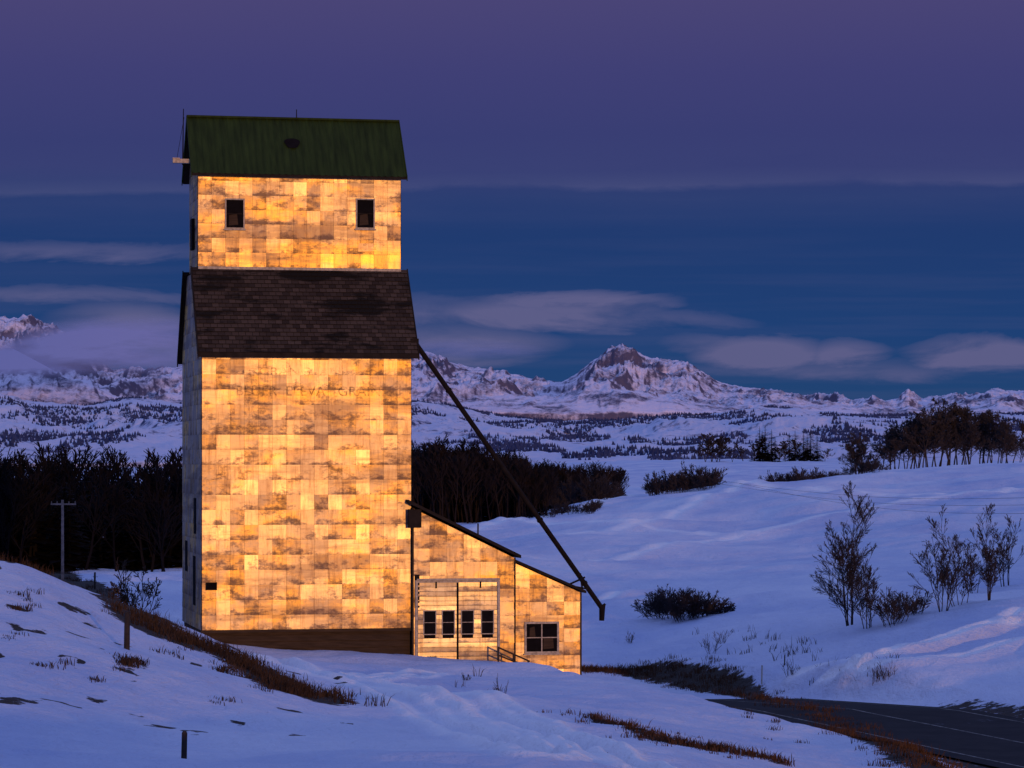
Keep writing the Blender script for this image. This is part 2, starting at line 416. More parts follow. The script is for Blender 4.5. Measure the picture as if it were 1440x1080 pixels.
def slopes(y0,z0,y1,z1,x0,x1,th,name,pmat,cmat,pw,ph,stag):
    mb=MB(); mb.prism([(y0,z0),(y1,z1),(y1,z1-th),(y0,z0-th)],0,x0,x1); mb.obj(name+'_deck',[cmat],E)
    Vd=Vector((0,y1-y0,z1-z0)); H=Vd.length; Vd.normalize()
    Nn=Vector((0,-(z1-z0),(y1-y0))).normalized()
    if Nn.z<0: Nn=-Nn
    mb=MB()
    panels(mb,(x0,y0,z0),(1,0,0),Vd,Nn,x1-x0,H,pw,ph,stag=stag,gap=.02,lap=.035,tilt=.006)
    mb.obj(name,[pmat],E,True)
zf=ZE-OV*s1; 
slopes(-OV,zf+.10,CY0-.02,ZR+.10,-.18,W+.26,.14,'shingle_roof_front',M_shing,M_trimd,.30,.23,.5)
slopes(L+OV,ZE-OV*s2+.10,CY1+.02,ZR+.10,-.18,W+.26,.14,'shingle_roof_back',M_shing,M_trimd,.30,.23,.5)
mb=MB()
for x in (-.235,W+.262):
    mb.prism([(-OV-.03,zf+.15),(CY0,ZR+.16),(CY0,ZR-.14),(-OV-.03,zf-.17)],0,x,x+.05)
    mb.prism([(CY1,ZR+.16),(L+OV+.03,ZE-OV*s2+.13),(L+OV+.03,ZE-OV*s2-.17),(CY1,ZR-.14)],0,x,x+.05)
mb.box((-.18,-OV-.05,zf-.10),(W+.26,-OV-.003,zf+.11))
mb.obj('rake_boards',[M_trimd],E)
CX0=.10; CX1=W-.02
mb=MB(); cm=(CY0+CY1)/2
mb.prism([(CY0,ZR-.4),(CY1,ZR-.4),(CY1,CT),(cm,CR-.15),(CY0,CT)],0,CX0,CX1)
mb.obj('cupola_walls',[M_core],E)
mb=MB()
panels(mb,(CX0,CY0,ZR+.14),(1,0,0),(0,0,1),(0,-1,0),CX1-CX0,CT-ZR-.14,.60,.64)
hw=(CY1-CY0)/2; sc_=(CR-.15-CT)/hw
g3=[lambda a,b:(CT-ZR)+sc_*a-b-.03, lambda a,b:(CT-ZR)+sc_*(2*hw-a)-b-.03]
panels(mb,(CX0,CY1,ZR),(0,-1,0),(0,0,1),(-1,0,0),2*hw,CR-ZR,.6,.64,g3)
panels(mb,(CX1,CY0,ZR),(0,1,0),(0,0,1),(1,0,0),2*hw,CR-ZR,.6,.64,g3)
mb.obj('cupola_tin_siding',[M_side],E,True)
mb=MB(); mb.box((CX0,CY0-.12,ZR+.02),(CX1,CY0-.03,ZR+.14)); mb.obj('flashing',[M_trimw],E)
def corr(y0,z0,y1,z1,x0,x1,name):
    mb=MB(); nx=int((x1-x0)/.075); 
    Nn=Vector((0,-(z1-z0),(y1-y0))).normalized()
    if Nn.z<0: Nn=-Nn
    pr=None
    for i in range(nx+1):
        x=x0+(x1-x0)*i/nx; d=.04*(1 if i%4==0 else 0 )
        a=Vector((x,y0,z0))+Nn*d; b=Vector((x,y1,z1))+Nn*d
        if pr: mb.face([pr[0],a,b,pr[1]])
        pr=(a,b)
    mb.obj(name,[M_green],E)
    mb=MB(); mb.prism([(y0,z0-.01),(y1,z1-.01),(y1,z1-.12),(y0,z0-.12)],0,x0+.01,x1-.01); mb.obj(name+'_deck',[M_trimd],E)
co_=.34; s3=(CR-CT)/hw
corr(CY0-co_,CT-co_*s3+.10,cm,CR+.05,CX0-.30,CX1+.22,'green_roof_front')
corr(CY1+co_,CT-co_*s3+.10,cm,CR+.05,CX0-.30,CX1+.22,'green_roof_back')
mb=MB(); mb.box((CX0-.32,cm-.12,CR+.03),(CX1+.24,cm+.12,CR+.12))
for x in (CX0-.34,CX1+.22):
    mb.prism([(CY0-co_-.02,CT-co_*s3+.14),(cm,CR+.1),(cm,CR-.16),(CY0-co_-.02,CT-co_*s3-.08)],0,x,x+.04)
    mb.prism([(CY1+co_+.02,CT-co_*s3+.14),(cm,CR+.1),(cm,CR-.16),(CY1+co_+.02,CT-co_*s3-.08)],0,x,x+.04)
mb.obj('green_roof_ridge_cap',[M_green],E)
mb=MB()
Vd=Vector((0,cm-(CY0-co_),CR+.05-(CT-co_*s3+.10))).normalized(); Nn=Vector((0,-Vd.z,Vd.y))
c=Vector((4.45,CY0-co_,CT-co_*s3+.10))+Vd*1.9+Nn*.07
mb.face([c+Vector((1,0,0))*(.34+.05*math.sin(3*a))*math.cos(a)+Vd*(.34+.04*math.cos(2*a))*math.sin(a) for a in [2*math.pi*k/22 for k in range(22)]])
mb.obj('roof_hole_patch',[M_dark],E)
def window(name,x0,x1,z0,z1,y,fm=M_trimw,nx=1,nz=1,fw=.07,glass=M_dark,sill=True,broken=None,bar=M_trimd):
    mb=MB(); p=y-.09
    mb.box((x0-fw,p,z0-fw),(x0,y+.02,z1+fw));mb.box((x1,p,z0-fw),(x1+fw,y+.02,z1+fw))
    mb.box((x0,p,z1),(x1,y+.02,z1+fw));mb.box((x0,p,z0-fw),(x1,y+.02,z0))
    if sill: mb.box((x0-fw-.05,p-.05,z0-fw-.06),(x1+fw+.05,y,z0-fw-.002))
    mb.obj(name+'_frame',[fm],E)
    mb=MB()
    for i in range(1,nx):
        x=x0+(x1-x0)*i/nx; mb.box((x-.025,p+.02,z0),(x+.025,y-.037,z1))
    for i in range(1,nz):
        z=z0+(z1-z0)*i/nz; mb.box((x0,p+.024,z-.02),(x1,y-.039,z+.02))
    if nx*nz>1: mb.obj(name+'_bars',[bar],E)
    mb=MB(); mb.box((x0,y-.035,z0),(x1,y+.01,z1)); 
    mb.obj(name+'_pane',[glass],E)
    if broken:
        mb=MB(); 
        for (a,b,c_,d) in broken:
            xa=x0+(x1-x0)*a; xb=x0+(x1-x0)*c_; za=z0+(z1-z0)*b; zb=z0+(z1-z0)*d
            mb.face([(xa,y-.04,za),(xb,y-.04,za+.04),(xb-.05,y-.04,zb),(xa+.02,y-.04,zb-.06)])
        mb.obj(name+'_broken_board',[M_base],E)
def lx(px,y=0):
    c,s=math.cos(rad(12)),math.sin(rad(12)); k=(px-CX)/F
    return (k*(131+y*c)+13.6+y*s)/(c-k*s)
def lz(px,py,y=0):
    x=lx(px,y); D=131+x*math.sin(rad(12))+y*math.cos(rad(12)); return (HY-py)/F*D
for a,b in ((318,342),(502,525)):
    window('cupola_window',lx(a,CY0),lx(b,CY0),lz(a,320,CY0),lz(a,281,CY0),CY0,nx=1,nz=2,broken=[(.15,.08,.7,.50)],fw=.06)
window('small_vent',lx(290),lx(304),lz(290,829),lz(290,820),0,fm=M_trimd,sill=False,fw=.03)
mb=MB(); x=lx(503,CY0); mb.face([(x,CY0-.045,lz(500,354,CY0)),(x+.75,CY0-.05,lz(500,354,CY0)+.03),(x+.72,CY0-.035,lz(500,342,CY0)),(x+.05,CY0-.035,lz(500,342,CY0))],0,(0,0,.9,1)); mb.obj('loose_tin_sheet',[M_side],E,True)
def lettermat(name,lo,hi):
    m,nt,bs=newmat(name); bs.inputs['Base Color'].default_value=(.08,.045,.025,1); setin(bs,Roughness=.9)
    tr=N(nt,'ShaderNodeBsdfTransparent'); mx=N(nt,'ShaderNodeMixShader')
    f=ramp(nt,noise(nt,2.6,6,.75),[(.42,(lo,)*3),(.64,(hi,)*3)])
    nt.links.new(f,mx.inputs[0]); nt.links.new(tr.outputs[0],mx.inputs[1]); nt.links.new(bs.outputs[0],mx.inputs[2])
    nt.links.new(mx.outputs[0],nt.nodes['Material Output'].inputs[0]); return m
for nm,body,px,py,wd,sz,lo,hi in (('faded_lettering_main','BLUER  ELEVA   GRAIN',331,556,6.4,.60,.10,.60),('faded_lettering_top','4         GRANG  AN',300,527,5.6,.5,.0,.35)):
    cu_=bpy.data.curves.new(nm,'FONT'); cu_.body=body; cu_.size=sz
    o=bpy.data.objects.new(nm,cu_); scene.collection.objects.link(o); bpy.context.view_layer.update()
    k=wd/max(.1,o.dimensions.x); cu_.materials.append(lettermat(nm,lo,hi))
    o.parent=E; o.rotation_euler=(rad(90),0,0); o.scale=(k,1,1); o.location=(lx(px),-.045,lz(px,py))
# annex
AY=-.30; X1=lx(723,AY); X2=lx(817,.05); X0=W+.02
def az(px,py,y=AY): return lz(px,py,y)
zA=az(577,714); zB=az(723,784); zC=az(817,833,.05); zBb=az(723,790,.05)
ZG=-10.8
mb=MB()
mb.prism([(X0,ZG),(X1,ZG),(X1,zB),(X0,zA)],1,AY,7.0); mb.prism([(X1+.002,ZG),(X2,ZG),(X2,zC),(X1+.002,zBb)],1,.05,7.0)
mb.obj('annex_walls',[M_core],E)
mb=MB(); dx0=lx(587,AY);dx1=lx(699,AY);dz0=az(640,930);dz1=az(640,819)
wx0=lx(740,.05);wx1=lx(783,.05);wz0=lz(760,916,.05);wz1=lz(760,877,.05)
z0=-9.9
c1=[lambda a,b:(zA-z0)+(zB-zA)/(X1-X0)*a-b-.02]
panels(mb,(X0,AY,z0),(1,0,0),(0,0,1),(0,-1,0),X1-X0,zA-z0,.72,.62,c1)
c2=[lambda a,b:(zBb-z0)+(zC-zBb)/(X2-X1)*a-b-.02]
panels(mb,(X1,.05,z0),(1,0,0),(0,0,1),(0,-1,0),X2-X1,zBb-z0,.78,.62,c2)
panels(mb,(X2,.05,z0),(0,1,0),(0,0,1),(1,0,0),6.95,zC-z0,.72,.62)
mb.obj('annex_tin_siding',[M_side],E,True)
mb=MB()
sl=(zB-zA)/(X1-X0); 
mb.prism([(X0-.25+.0,zA+.10-sl*.25*1),(X1+.25,zB+.10+sl*.25),(X1+.25,zB+.24+sl*.25),(X0-.25,zA+.24-sl*.25)],1,AY-.35,-.02)
mb.prism([(X0+.0,zA+.10),(X1+.25,zB+.10+sl*.25),(X1+.25,zB+.24+sl*.25),(X0+.0,zA+.24)],1,-.0195,7.3)
s22=(zC-zBb)/(X2-X1)
mb.prism([(X1-.05,zBb+.05),(X2+.18,zC+.05+s22*.18),(X2+.18,zC+.17+s22*.18),(X1-.05,zBb+.17)],1,-.25,7.25)
mb.obj('annex_roof',[M_trimd],E)
mb=MB(); mb.box((X1-.02,AY-.02,z0),(X1+.07,AY+.02,zB)); mb.box((X0-.02,AY-.03,z0),(X0+.05,AY+.02,zA)); mb.box((X2-.05,.02,z0),(X2+.03,.09,zC)); mb.obj('corner_boards',[M_base],E)
mb=MB(); mb.box((X0-.22,AY-.25,az(577,742)),(X0+.35,AY-.04,az(577,716))); mb.box((X0+.08,AY-.06,az(580,855)),(X0+.30,AY-.035,az(580,808))); mb.obj('dark_brackets',[M_trimd],E)
mb=MB(); fw=.11
mb.box((dx0-fw,AY-.10,dz0),(dx0,AY-.0,dz1+fw)); mb.box((dx1,AY-.10,dz0),(dx1+fw,AY,dz1+fw)); mb.box((dx0,AY-.10,dz1),(dx1,AY,dz1+fw))
mb.obj('garage_door_frame',[M_trimw],E)
xm=lx(643,AY)
mb=MB(); mb.box((dx0,AY-.03,dz0),(dx1,AY-.026,dz1)); mb.obj('garage_door_backing',[M_dark],E)
mb=MB()
nb=17; bh=(dz1-dz0)/nb
wins=[(596,612),(622,638),(649,665),(677,693)]
wr=[(lx(a,AY),lx(b,AY)) for a,b in wins]; wzt=az(640,859); wzb=az(640,891)
edges=[(dx0+.02,xm-.04),(xm+.05,dx1-.02)]
for k in range(nb):
    za=dz0+k*bh+.014; zb=dz0+(k+1)*bh
    for ea,eb in edges:
        spans=[(ea,eb)]
        cut=(zb>wzb and za<wzt)
        if cut:
            for a,b in wr:
                ns=[]
                for s_,e_ in spans:
                    if b<=s_ or a>=e_: ns.append((s_,e_))
                    else: ns+= [(s_,a),(b,e_)]
                spans=[x for x in ns if x[1]-x[0]>.03]
        for s_,e_ in spans:
            j=rng.uniform(-.006,.006); aa=rng.uniform(0,1); gg=rng.random()
            mb.face([(s_,AY-.067+j,za),(e_,AY-.067-j,za),(e_,AY-.053,zb),(s_,AY-.053,zb)],0,[(aa,gg,1,1),(aa,gg,1,1),(aa,gg,0,1),(aa,gg,0,1)])
mb.obj('garage_door_boards',[M_door],E,True)
mb=MB()
for a,b in wr:
    t=.04
    for bx in (((a-t,wzb-t),(a,wzt+t)),((b,wzb-t),(b+t,wzt+t)),((a,wzt),(b,wzt+t)),((a,wzb-t),(b,wzb))):
        mb.box((bx[0][0],AY-.095,bx[0][1]),(bx[1][0],AY-.04,bx[1][1]))
    mb.box((a,AY-.09,(wzb+wzt)/2-.012),(b,AY-.078,(wzb+wzt)/2+.012))
mb.box((dx0-.05,AY-.16,dz1+fw+.002),(dx1+.1,AY-.02,dz1+fw+.07))
mb.obj('garage_door_window_frames',[M_trimw],E)
mb=MB()
for a,b in wr: mb.box((a,AY-.074,wzb),(b,AY-.035,wzt))
mb.box((xm-.04,AY-.080,dz0),(xm+.05,AY-.04,dz1))
mb.box((dx0+.8,AY-.12,dz1-.25),(dx0+.86,AY-.082,dz1+.04)); mb.box((dx1-.8,AY-.12,dz1-.25),(dx1-.74,AY-.082,dz1+.04))
mb.obj('garage_door_panes',[M_glass],E)
window('annex_window',wx0,wx1,wz0,wz1,.05,nx=2,nz=2,fw=.09,broken=[(.55,.08,.9,.55),(.1,.5,.3,.9)],bar=M_trimw)
Einv=(Matrix.Translation((-13.6,131,0))@Matrix.Rotation(rad(12),4,'Z')).inverted()
def wl(px,py,D): return Einv@Vector(((px-CX)/F*D,D,(HY-py)/F*D))
mb=MB()
a=wl(581,478,133.2); b=wl(847,856,137.5)
mb.seg(a,b,.115,.115,0,10)
for t in (.18,.42,.66,.9):
    p=a.lerp(b,t); q_=a.lerp(b,t+.006); mb.seg(p,q_,.15,.15,0,10)
mb.seg(b+Vector((0,0,.18)),b+Vector((-.03,0,-.55)),.15,.12,0,10)
mb.seg(b+Vector((0,0,.1)),b+Vector((.14,0,.22)),.09,.06,0,6)
mb.seg(wl(800,822,136),wl(822,812,136.8),.05,.05,0,6); mb.seg(wl(802,824,136),wl(826,828,137),.04,.04,0,6); mb.seg(wl(816,806,136.9),wl(819,830,136.9),.04,.04,0,6)
mb.obj('grain_spout',[M_rust],E)
mb=MB(); mb.box((W+.0,.0,lz(578,498)),(W+.35,.5,lz(578,476))); mb.obj('spout_hopper',[M_trimd],E)
mb=MB()
p0=wl(257,232,134.5); mb.seg(p0,wl(258,153,134.5),.035,.02,0,5); mb.seg(wl(248,228,134.5),wl(259,165,134.5),.012,.012)
mb.obj('antenna',[M_rust],E)
mb=MB(); q0=wl(243,226,133.8); mb.box((q0.x,q0.y-.06,q0.z-.09),(q0.x+.75,q0.y+.25,q0.z+.09)); mb.box((q0.x-.02,q0.y-.1,q0.z+.09),(q0.x+.3,q0.y+.2,q0.z+.13)); mb.obj('eave_beam',[M_trimw],E)
mb=MB(); mb.seg((lx(417,cm),cm,CR+.1),(lx(417,cm),cm,CR+.5),.025,.02,0,5); mb.obj('lightning_rod',[M_rust],E)
mb=MB()
for y,z0_,z1_ in ((2.2,-3.2,-1.6),(2.5,-6.4,-4.2),(6.0,-5.0,-3.6)):
    mb.box((-.05,y,z0_),(-.03,y+.9,z1_))
mb.box((-.05,CY0+1.2,9.6),(CX0-.03,CY0+2.0,11.0))
mb.obj('side_openings',[M_dark],E)
mb=MB()
for (pa,ya,pb,yb) in ((700,910,745,930),(700,921,738,936)):
    mb.seg(wl(pa,ya,131.8),wl(pb,yb,131.8),.04,.04,0,5)
for px_ in (701,722,743): 
    mb.seg(wl(px_,911+(px_-701)*.45,131.8),wl(px_,942,131.8),.04,.04,0,5)
mb.obj('ramp_rail',[M_base],E)
# ---------------------------------------------------------------- plants
def rdir(r,d,spread):
    v=Vector((r.gauss(0,1),r.gauss(0,1),r.gauss(0,1))).normalized()
    return (d+v*spread).normalized()
def grow(mb,r,p,d,L_,rad_,lev,nch,up,rmin,spread=.55,mi=0,tmin=.25,top=False):
    ns=4 if top else (3 if lev>0 else 2)
    pts=[p]; q=p.copy(); dd=d.copy()
    for i in range(ns):
        dd=(rdir(r,dd,.13)+Vector((0,0,up))).normalized(); q=q+dd*(L_/ns); pts.append(q.copy())
    for i in range(ns):
        ra=max(rmin,rad_*(1-.75*i/ns)); rb=max(rmin*.8,rad_*(1-.75*(i+1)/ns)); mb.seg(pts[i],pts[i+1],ra,rb,mi)
    if lev<=0: return
    for k in range(nch):
        t=r.uniform(tmin,.98)*ns; i=min(ns-1,int(t)); b=pts[i].lerp(pts[i+1],t-i)
        sc=(1.2-.75*t/ns)
        grow(mb,r,b,rdir(r,(pts[i+1]-pts[i]).normalized(),spread),L_*r.uniform(.32,.55)*sc,rad_*.42,lev-1,max(3,int(nch*.72)),up,rmin,spread,mi)
def tree_mesh(name,seed,h,mat,stems=1,lev=3,nch=7,up=.1,rmin=.012,fan=.15,spread=.6,r0=.02,base_w=.2,tmin=.2):
    r=random.Random(seed); mb=MB()
    for s in range(stems):
        a=r.uniform(0,6.28); rr=r.uniform(0,base_w)
        d=Vector((math.cos(a)*fan*r.uniform(.2,1),math.sin(a)*fan*r.uniform(.2,1),1)).normalized()
        hh=h*(1 if s==0 else r.uniform(.55,.9))*.93
        grow(mb,r,Vector((rr*math.cos(a),rr*math.sin(a),-.2)),d,hh,h*r0/(1 if stems==1 else 1.3),lev,nch,up,rmin,spread,tmin=tmin,top=True)
    return mb.mesh(name,[mat])
def gz(x,y): return float(height(np.array([x]),np.array([y]))[0])
def put(name,me,x,y,s=1,rz=0,parent=None,sx=None,dz=0):
    o=bpy.data.objects.new(name,me); scene.collection.objects.link(o); o.location=(x,y,gz(x,y)+dz); o.rotation_euler=(0,0,rz)
    o.scale=(s if sx is None else sx,s if sx is None else sx,s)
    if parent: o.parent=parent
    return o
r=random.Random(11)
def at(name,px,py,hpx,seed,D=None,hd=130,**kw):
    if D is None: x,y=hit(px,py,dmin=hd)
    else: x,y=(px-CX)/F*D,D
    h=hpx/F*y
    me=tree_mesh(name,seed,h,kw.pop('mat',M_bark),**kw)
    return put(name,me,x,y,1,r.uniform(0,6))
at('bare_tree',1198,882,190,1,stems=5,lev=3,nch=14,up=.06,fan=.16,spread=.66,rmin=.0095,base_w=.3,r0=.008,tmin=.12)
at('bare_tree',1220,886,125,21,stems=4,lev=3,nch=11,up=.07,fan=.25,spread=.66,rmin=.0095,base_w=.3,r0=.010,tmin=.12)
at('bare_tree',1324,858,142,2,stems=6,lev=3,nch=11,up=.04,fan=.45,spread=.58,rmin=.0095,base_w=.4,r0=.008)
at('bare_tree',1350,848,100,22,stems=5,lev=3,nch=10,up=.05,fan=.5,spread=.62,rmin=.0095,base_w=.4,r0=.009)
at('bare_tree',1390,840,128,3,stems=6,lev=3,nch=11,up=.05,fan=.34,spread=.62,rmin=.0095,base_w=.4,r0=.008)
at('bare_tree',1418,830,102,4,stems=5,lev=3,nch=10,up=.05,fan=.38,spread=.62,rmin=.0095,base_w=.4,r0=.009)
at('bare_tree',1369,836,92,14,stems=4,lev=3,nch=10,up=.05,fan=.35,spread=.62,rmin=.0095,base_w=.4,r0=.009)
at('shrub',1256,878,70,5,stems=18,lev=2,nch=11,up=.03,fan=.9,spread=.7,rmin=.011,base_w=.6,r0=.010)
at('shrub',1278,866,48,15,stems=14,lev=2,nch=10,up=.03,fan=.9,spread=.7,rmin=.010,base_w=.6,r0=.010)
for k,(px_,py_,hp) in enumerate(((930,872,48),(948,874,60),(966,874,60),(984,872,50),(1003,868,30))):
    at('shrub',px_,py_,hp,30+k,hd=140,stems=26,lev=2,nch=11,up=.02,fan=1.0,spread=.75,rmin=.013,base_w=.9,r0=.010)
at('bare_tree',203,842,104,6,D=150,stems=7,lev=3,nch=9,up=.02,fan=.75,spread=.65,rmin=.016,base_w=.3,r0=.012,mat=M_bush)
ms=[tree_mesh('aspen',50+k,13,M_bark2,stems=1,lev=3,nch=16,up=.05,rmin=.048,spread=.85,r0=.014,tmin=.36) for k in range(4)]
env_=[(1240,48),(1258,76),(1285,80),(1310,90),(1335,94),(1355,84),(1375,74),(1395,74),(1415,66),(1434,44)]
for k in range(50):
    px_=1240+194*(k+.5)/50+r.uniform(-4,4); hp=np.interp(px_,[a for a,b in env_],[b for a,b in env_])*r.uniform(.74,1.04)
    D=600+r.uniform(-14,14); x=(px_-CX)/F*D; s=(hp+8)/F*D/13; put('aspen_tree',r.choice(ms),x,D,s,r.uniform(0,6),sx=s*1.1)
for px_,hp in ((1204,52),(1214,60),(1196,42),(1222,44),(1210,50)):
    D=600; x=(px_-CX)/F*D; s=(hp+6)/F*D/13; put('aspen_tree',r.choice(ms),x,D,s,r.uniform(0,6),sx=s*1.3)
mshr=[tree_mesh('shrub_far',80+k,4,M_bark,stems=12,lev=2,nch=9,up=.04,rmin=.028,fan=.8,spread=.7,base_w=1.2,r0=.012) for k in range(3)]
def cluster(name,x0,x1,pyb,hp0,hp1,n_,D,dD,meshes,base=4.0):
    e=empty(name)
    for k in range(n_):
        px_=r.uniform(x0,x1); d=D+r.uniform(-dD,dD); t=(px_-x0)/(x1-x0); h=(hp0+(hp1-hp0)*r.random())*(0.55+.9*math.sin(math.pi*min(1,max(0,t)))**.5*.5)/F*d
        put(name+'_stems',r.choice(meshes),(px_-CX)/F*d,d,h/base,r.uniform(0,6),parent=e)
    return e
cluster('shrub_thicket',916,1008,700,28,54,26,500,12,mshr)
cluster('shrub_thicket',1075,1185,680,14,36,24,540,12,mshr)
cluster('shrub_thicket',770,866,706,30,56,34,500,25,mshr)
cluster('shrub_thicket',1190,1250,668,14,30,10,560,8,mshr)
cluster('shrub_thicket',772,845,730,12,26,18,430,10,mshr)
def conifer(name,seed,h,mat):
    rr=random.Random(seed); mb=MB(); mb.seg((0,0,0),(0,0,h),h*.015,h*.003)
    nw=22
    for i in range(nw):
        z=h*(.06+.92*i/nw); R_=h*.20*(1-i/nw)**.8+.12
        for k in range(9):
            a=rr.uniform(0,6.28); l=R_*rr.uniform(.6,1.15); w=l*.28
            d=Vector((math.cos(a),math.sin(a),0)); t=Vector((-d.y,d.x,0)); b=Vector((0,0,z))
            mb.face([b,b+d*l*.6+t*w+Vector((0,0,-l*.12)),b+d*l+Vector((0,0,-l*.3)),b+d*l*.6-t*w+Vector((0,0,-l*.16))])
    return mb.mesh(name,[mat])
mc=[conifer('conifer',k,10,M_con) for k in range(3)]
mfar=[tree_mesh('far_bare',90+k,10,M_bark,stems=2,lev=3,nch=9,up=.04,rmin=.09,spread=.8,r0=.014,fan=.3) for k in range(2)]
for px_,hp,kind in ((1068,50,0),(1076,52,1),(1085,46,2),(1110,40,0),(1118,44,1),(1130,42,0),(1140,46,2),(1149,38,1),(1045,26,3),(1001,44,3),(1012,40,3),(992,34,3),(1030,22,3),(1160,20,3),(1095,28,3),(1060,36,3),(1124,34,3),(1008,38,3),(1090,36,1),(1104,32,3),(1135,38,1),(1072,44,2)):
    D=1280; x=(px_-CX)/F*D; s=(hp)/F*D/10
    put('pine_tree' if kind<3 else 'bare_tree',mc[kind] if kind<3 else r.choice(mfar),x,D,s,r.uniform(0,6),sx=s*(1.6))
mf=[tree_mesh('forest_tree',120+k,10,M_for,stems=1,lev=2,nch=15,up=.08,rmin=.035,spread=.6,r0=.012) for k in range(4)]
mf2=[tree_mesh('forest_aspen',140+k,10,M_for2,stems=1,lev=2,nch=16,up=.10,rmin=.035,spread=.5,r0=.012,tmin=.3) for k in range(3)]
mcf=[conifer('forest_conifer',20+k,10,M_for) for k in range(2)]
def forest(name,x0,x1,D0,D1,n_,pytop,con=.3,mm=None):
    e=empty(name)
    for k in range(n_):
        px_=r.uniform(x0,x1); D=D0+(D1-D0)*r.random(); x=(px_-CX)/F*D; z=gz(x,D)
        top=(HY-pytop(px_))/F*D; h=max(3,(top-z))*r.uniform(.84,1.0)
        if r.random()<con: m_,sx=r.choice(mcf),h/10*1.7; h*=.9
        else: m_,sx=r.choice(mm or mf),h/10*1.4
        o=bpy.data.objects.new(name+'_stand',m_); scene.collection.objects.link(o); o.parent=e; o.location=(x,D,z-.3); o.scale=(sx,sx,h/10*1.04); o.rotation_euler=(0,0,r.uniform(0,6.28))
forest('forest',-700,300,250,310,640,lambda p:644-3*math.sin(p/40)+2*math.sin(p/13),.35)
forest('forest',560,768,455,500,250,lambda p:628+max(0,(p-640))*.19+4*math.sin(p/9),.2)
forest('forest',560,768,438,455,110,lambda p:634+max(0,(p-640))*.19+4*math.sin(p/9),.0,mf2)
forest('forest',740,872,505,560,90,lambda p:655+3*math.sin(p/9),.1,mf2)
# ---------------------------------------------------------------- grass
def grassobj(name,mat,items):
    mb=MB()
    for x,y,h,nb_,sp in items:
        zs=gz(x,y)-.02
        for k in range(nb_):
            a=r.uniform(0,6.28); ll=h*r.uniform(.4,1.1); bx=x+r.gauss(0,sp); by=y+r.gauss(0,sp)
            lean=r.uniform(0,.9); w=r.uniform(.006,.014)
            dx,dy=math.cos(a)*lean*ll,math.sin(a)*lean*ll
            mid=(bx+dx*.4,by+dy*.4,zs+ll*.6)
            mb.face([(bx-w,by,zs-.05),(bx+w,by,zs-.05),(mid[0]+w*.7,mid[1],mid[2]),(mid[0]-w*.7,mid[1],mid[2])])
            mb.face([(mid[0]-w*.7,mid[1],mid[2]),(mid[0]+w*.7,mid[1],mid[2]),(bx+dx,by+dy,zs+ll*.95)])
    return mb.obj(name,[mat])
def along(pts,n_,w,h0,h1,nb_,sp=.15):
    out=[]
    for k in range(n_):
        t=r.random()*(len(pts)-1); i=min(len(pts)-2,int(t)); t-=i
        out.append((pts[i][0]*(1-t)+pts[i+1][0]*t+r.gauss(0,w),pts[i][1]*(1-t)+pts[i+1][1]*t+r.gauss(0,w),r.uniform(h0,h1),nb_,sp))
    return out
grassobj('sagebrush',M_weed,along(crest,460,.7,.15,.45,22,.2)+along(crest,70,1.5,.12,.3,14,.15))
grassobj('dry_grass',M_grass,along(bank,380,.5,.12,.38,22,.2)+along(low,150,.3,.10,.30,16,.15)+along(low,30,1.2,.08,.22,10,.1))
it=[]
for px_,py_,wd,nn in ((180,945,14,26),(70,935,14,5),(320,942,16,16),(390,975,24,26),(25,865,10,5),(40,850,30,5),(305,990,16,3),(250,920,20,4),(15,900,20,3),(130,955,16,3),(1055,1010,30,6),(1110,1030,30,5),(610,924,14,12)):
    for k in range(nn):
        x,y=hit(px_+r.gauss(0,wd*.6),py_+r.gauss(0,wd*.18),dmin=45); it.append((x,y,r.uniform(.08,.24),18,.13))
for x0_,x1_,y0_,y1_,nn in ((1140,1280,935,965,9),(640,740,945,980,4),(1215,1265,935,965,9),(980,1060,895,925,6),(1040,1150,905,925,30)):
    for k in range(nn):
        x,y=hit(r.uniform(x0_,x1_),r.uniform(y0_,y1_),dmin=100); it.append((x,y,r.uniform(.25,.6),6,.12))
grassobj('winter_weeds',M_weed,it)
for px_,py_,hp,sd in ((705,975,42,1),(1000,925,36,2),(1112,948,40,3),(885,905,26,4),(850,1062,36,5),(660,960,20,7),(1245,965,40,8),(1015,912,30,9),(1228,968,34,10)):
    at('dead_weed',px_,py_,hp,200+sd,hd=50,stems=8,lev=1,nch=7,up=.06,fan=.6,spread=.6,rmin=.007,base_w=.15,r0=.005,mat=M_weed)
# ---------------------------------------------------------------- posts, poles, wires
def post(name,px,py,hp,D=None,rr=.06,mat=M_post,hd=45):
    if D is None: x,y=hit(px,py,dmin=hd)
    else: x,y=(px-CX)/F*D,D
    z=gz(x,y); h=hp/F*y; mb=MB()
    mb.seg((0,0,-.4),(.02,0,h),rr,rr*.92,0,8); mb.seg((.02,0,h),(.02,0,h+.03),rr*.92,rr*.5,0,8)
    o=mb.obj(name,[mat]); o.location=(x,y,z); return o
post('fence_post',178,924,52,rr=.085); post('fence_post',258,1072,36,rr=.055,hd=40)
post('fence_post',61,795,36,D=112,rr=.06); post('fence_post',133,815,24,D=170,rr=.06); post('fence_post',672,752,26,D=350,rr=.1)
post('road_marker_post',1071,960,26,hd=100,rr=.035,mat=M_trimw)
post('road_marker_post',1103,930,14,hd=110,rr=.03)
D=190; x=(88-CX)/F*D; z=gz(x,D); zt=(HY-703)/F*D
mb=MB(); mb.seg((0,0,z-.5),(0,0,zt),.10,.08,0,8); za=(HY-709)/F*D
mb.box((-.75,-.05,za-.05),(.85,.05,za+.05))
for xx in (-.7,-.35,.4,.8): mb.seg((xx,0,za+.05),(xx,0,za+.18),.03,.03,0,6)
mb.obj('utility_pole',[M_pole],loc=(x,D,0))
mb=MB()
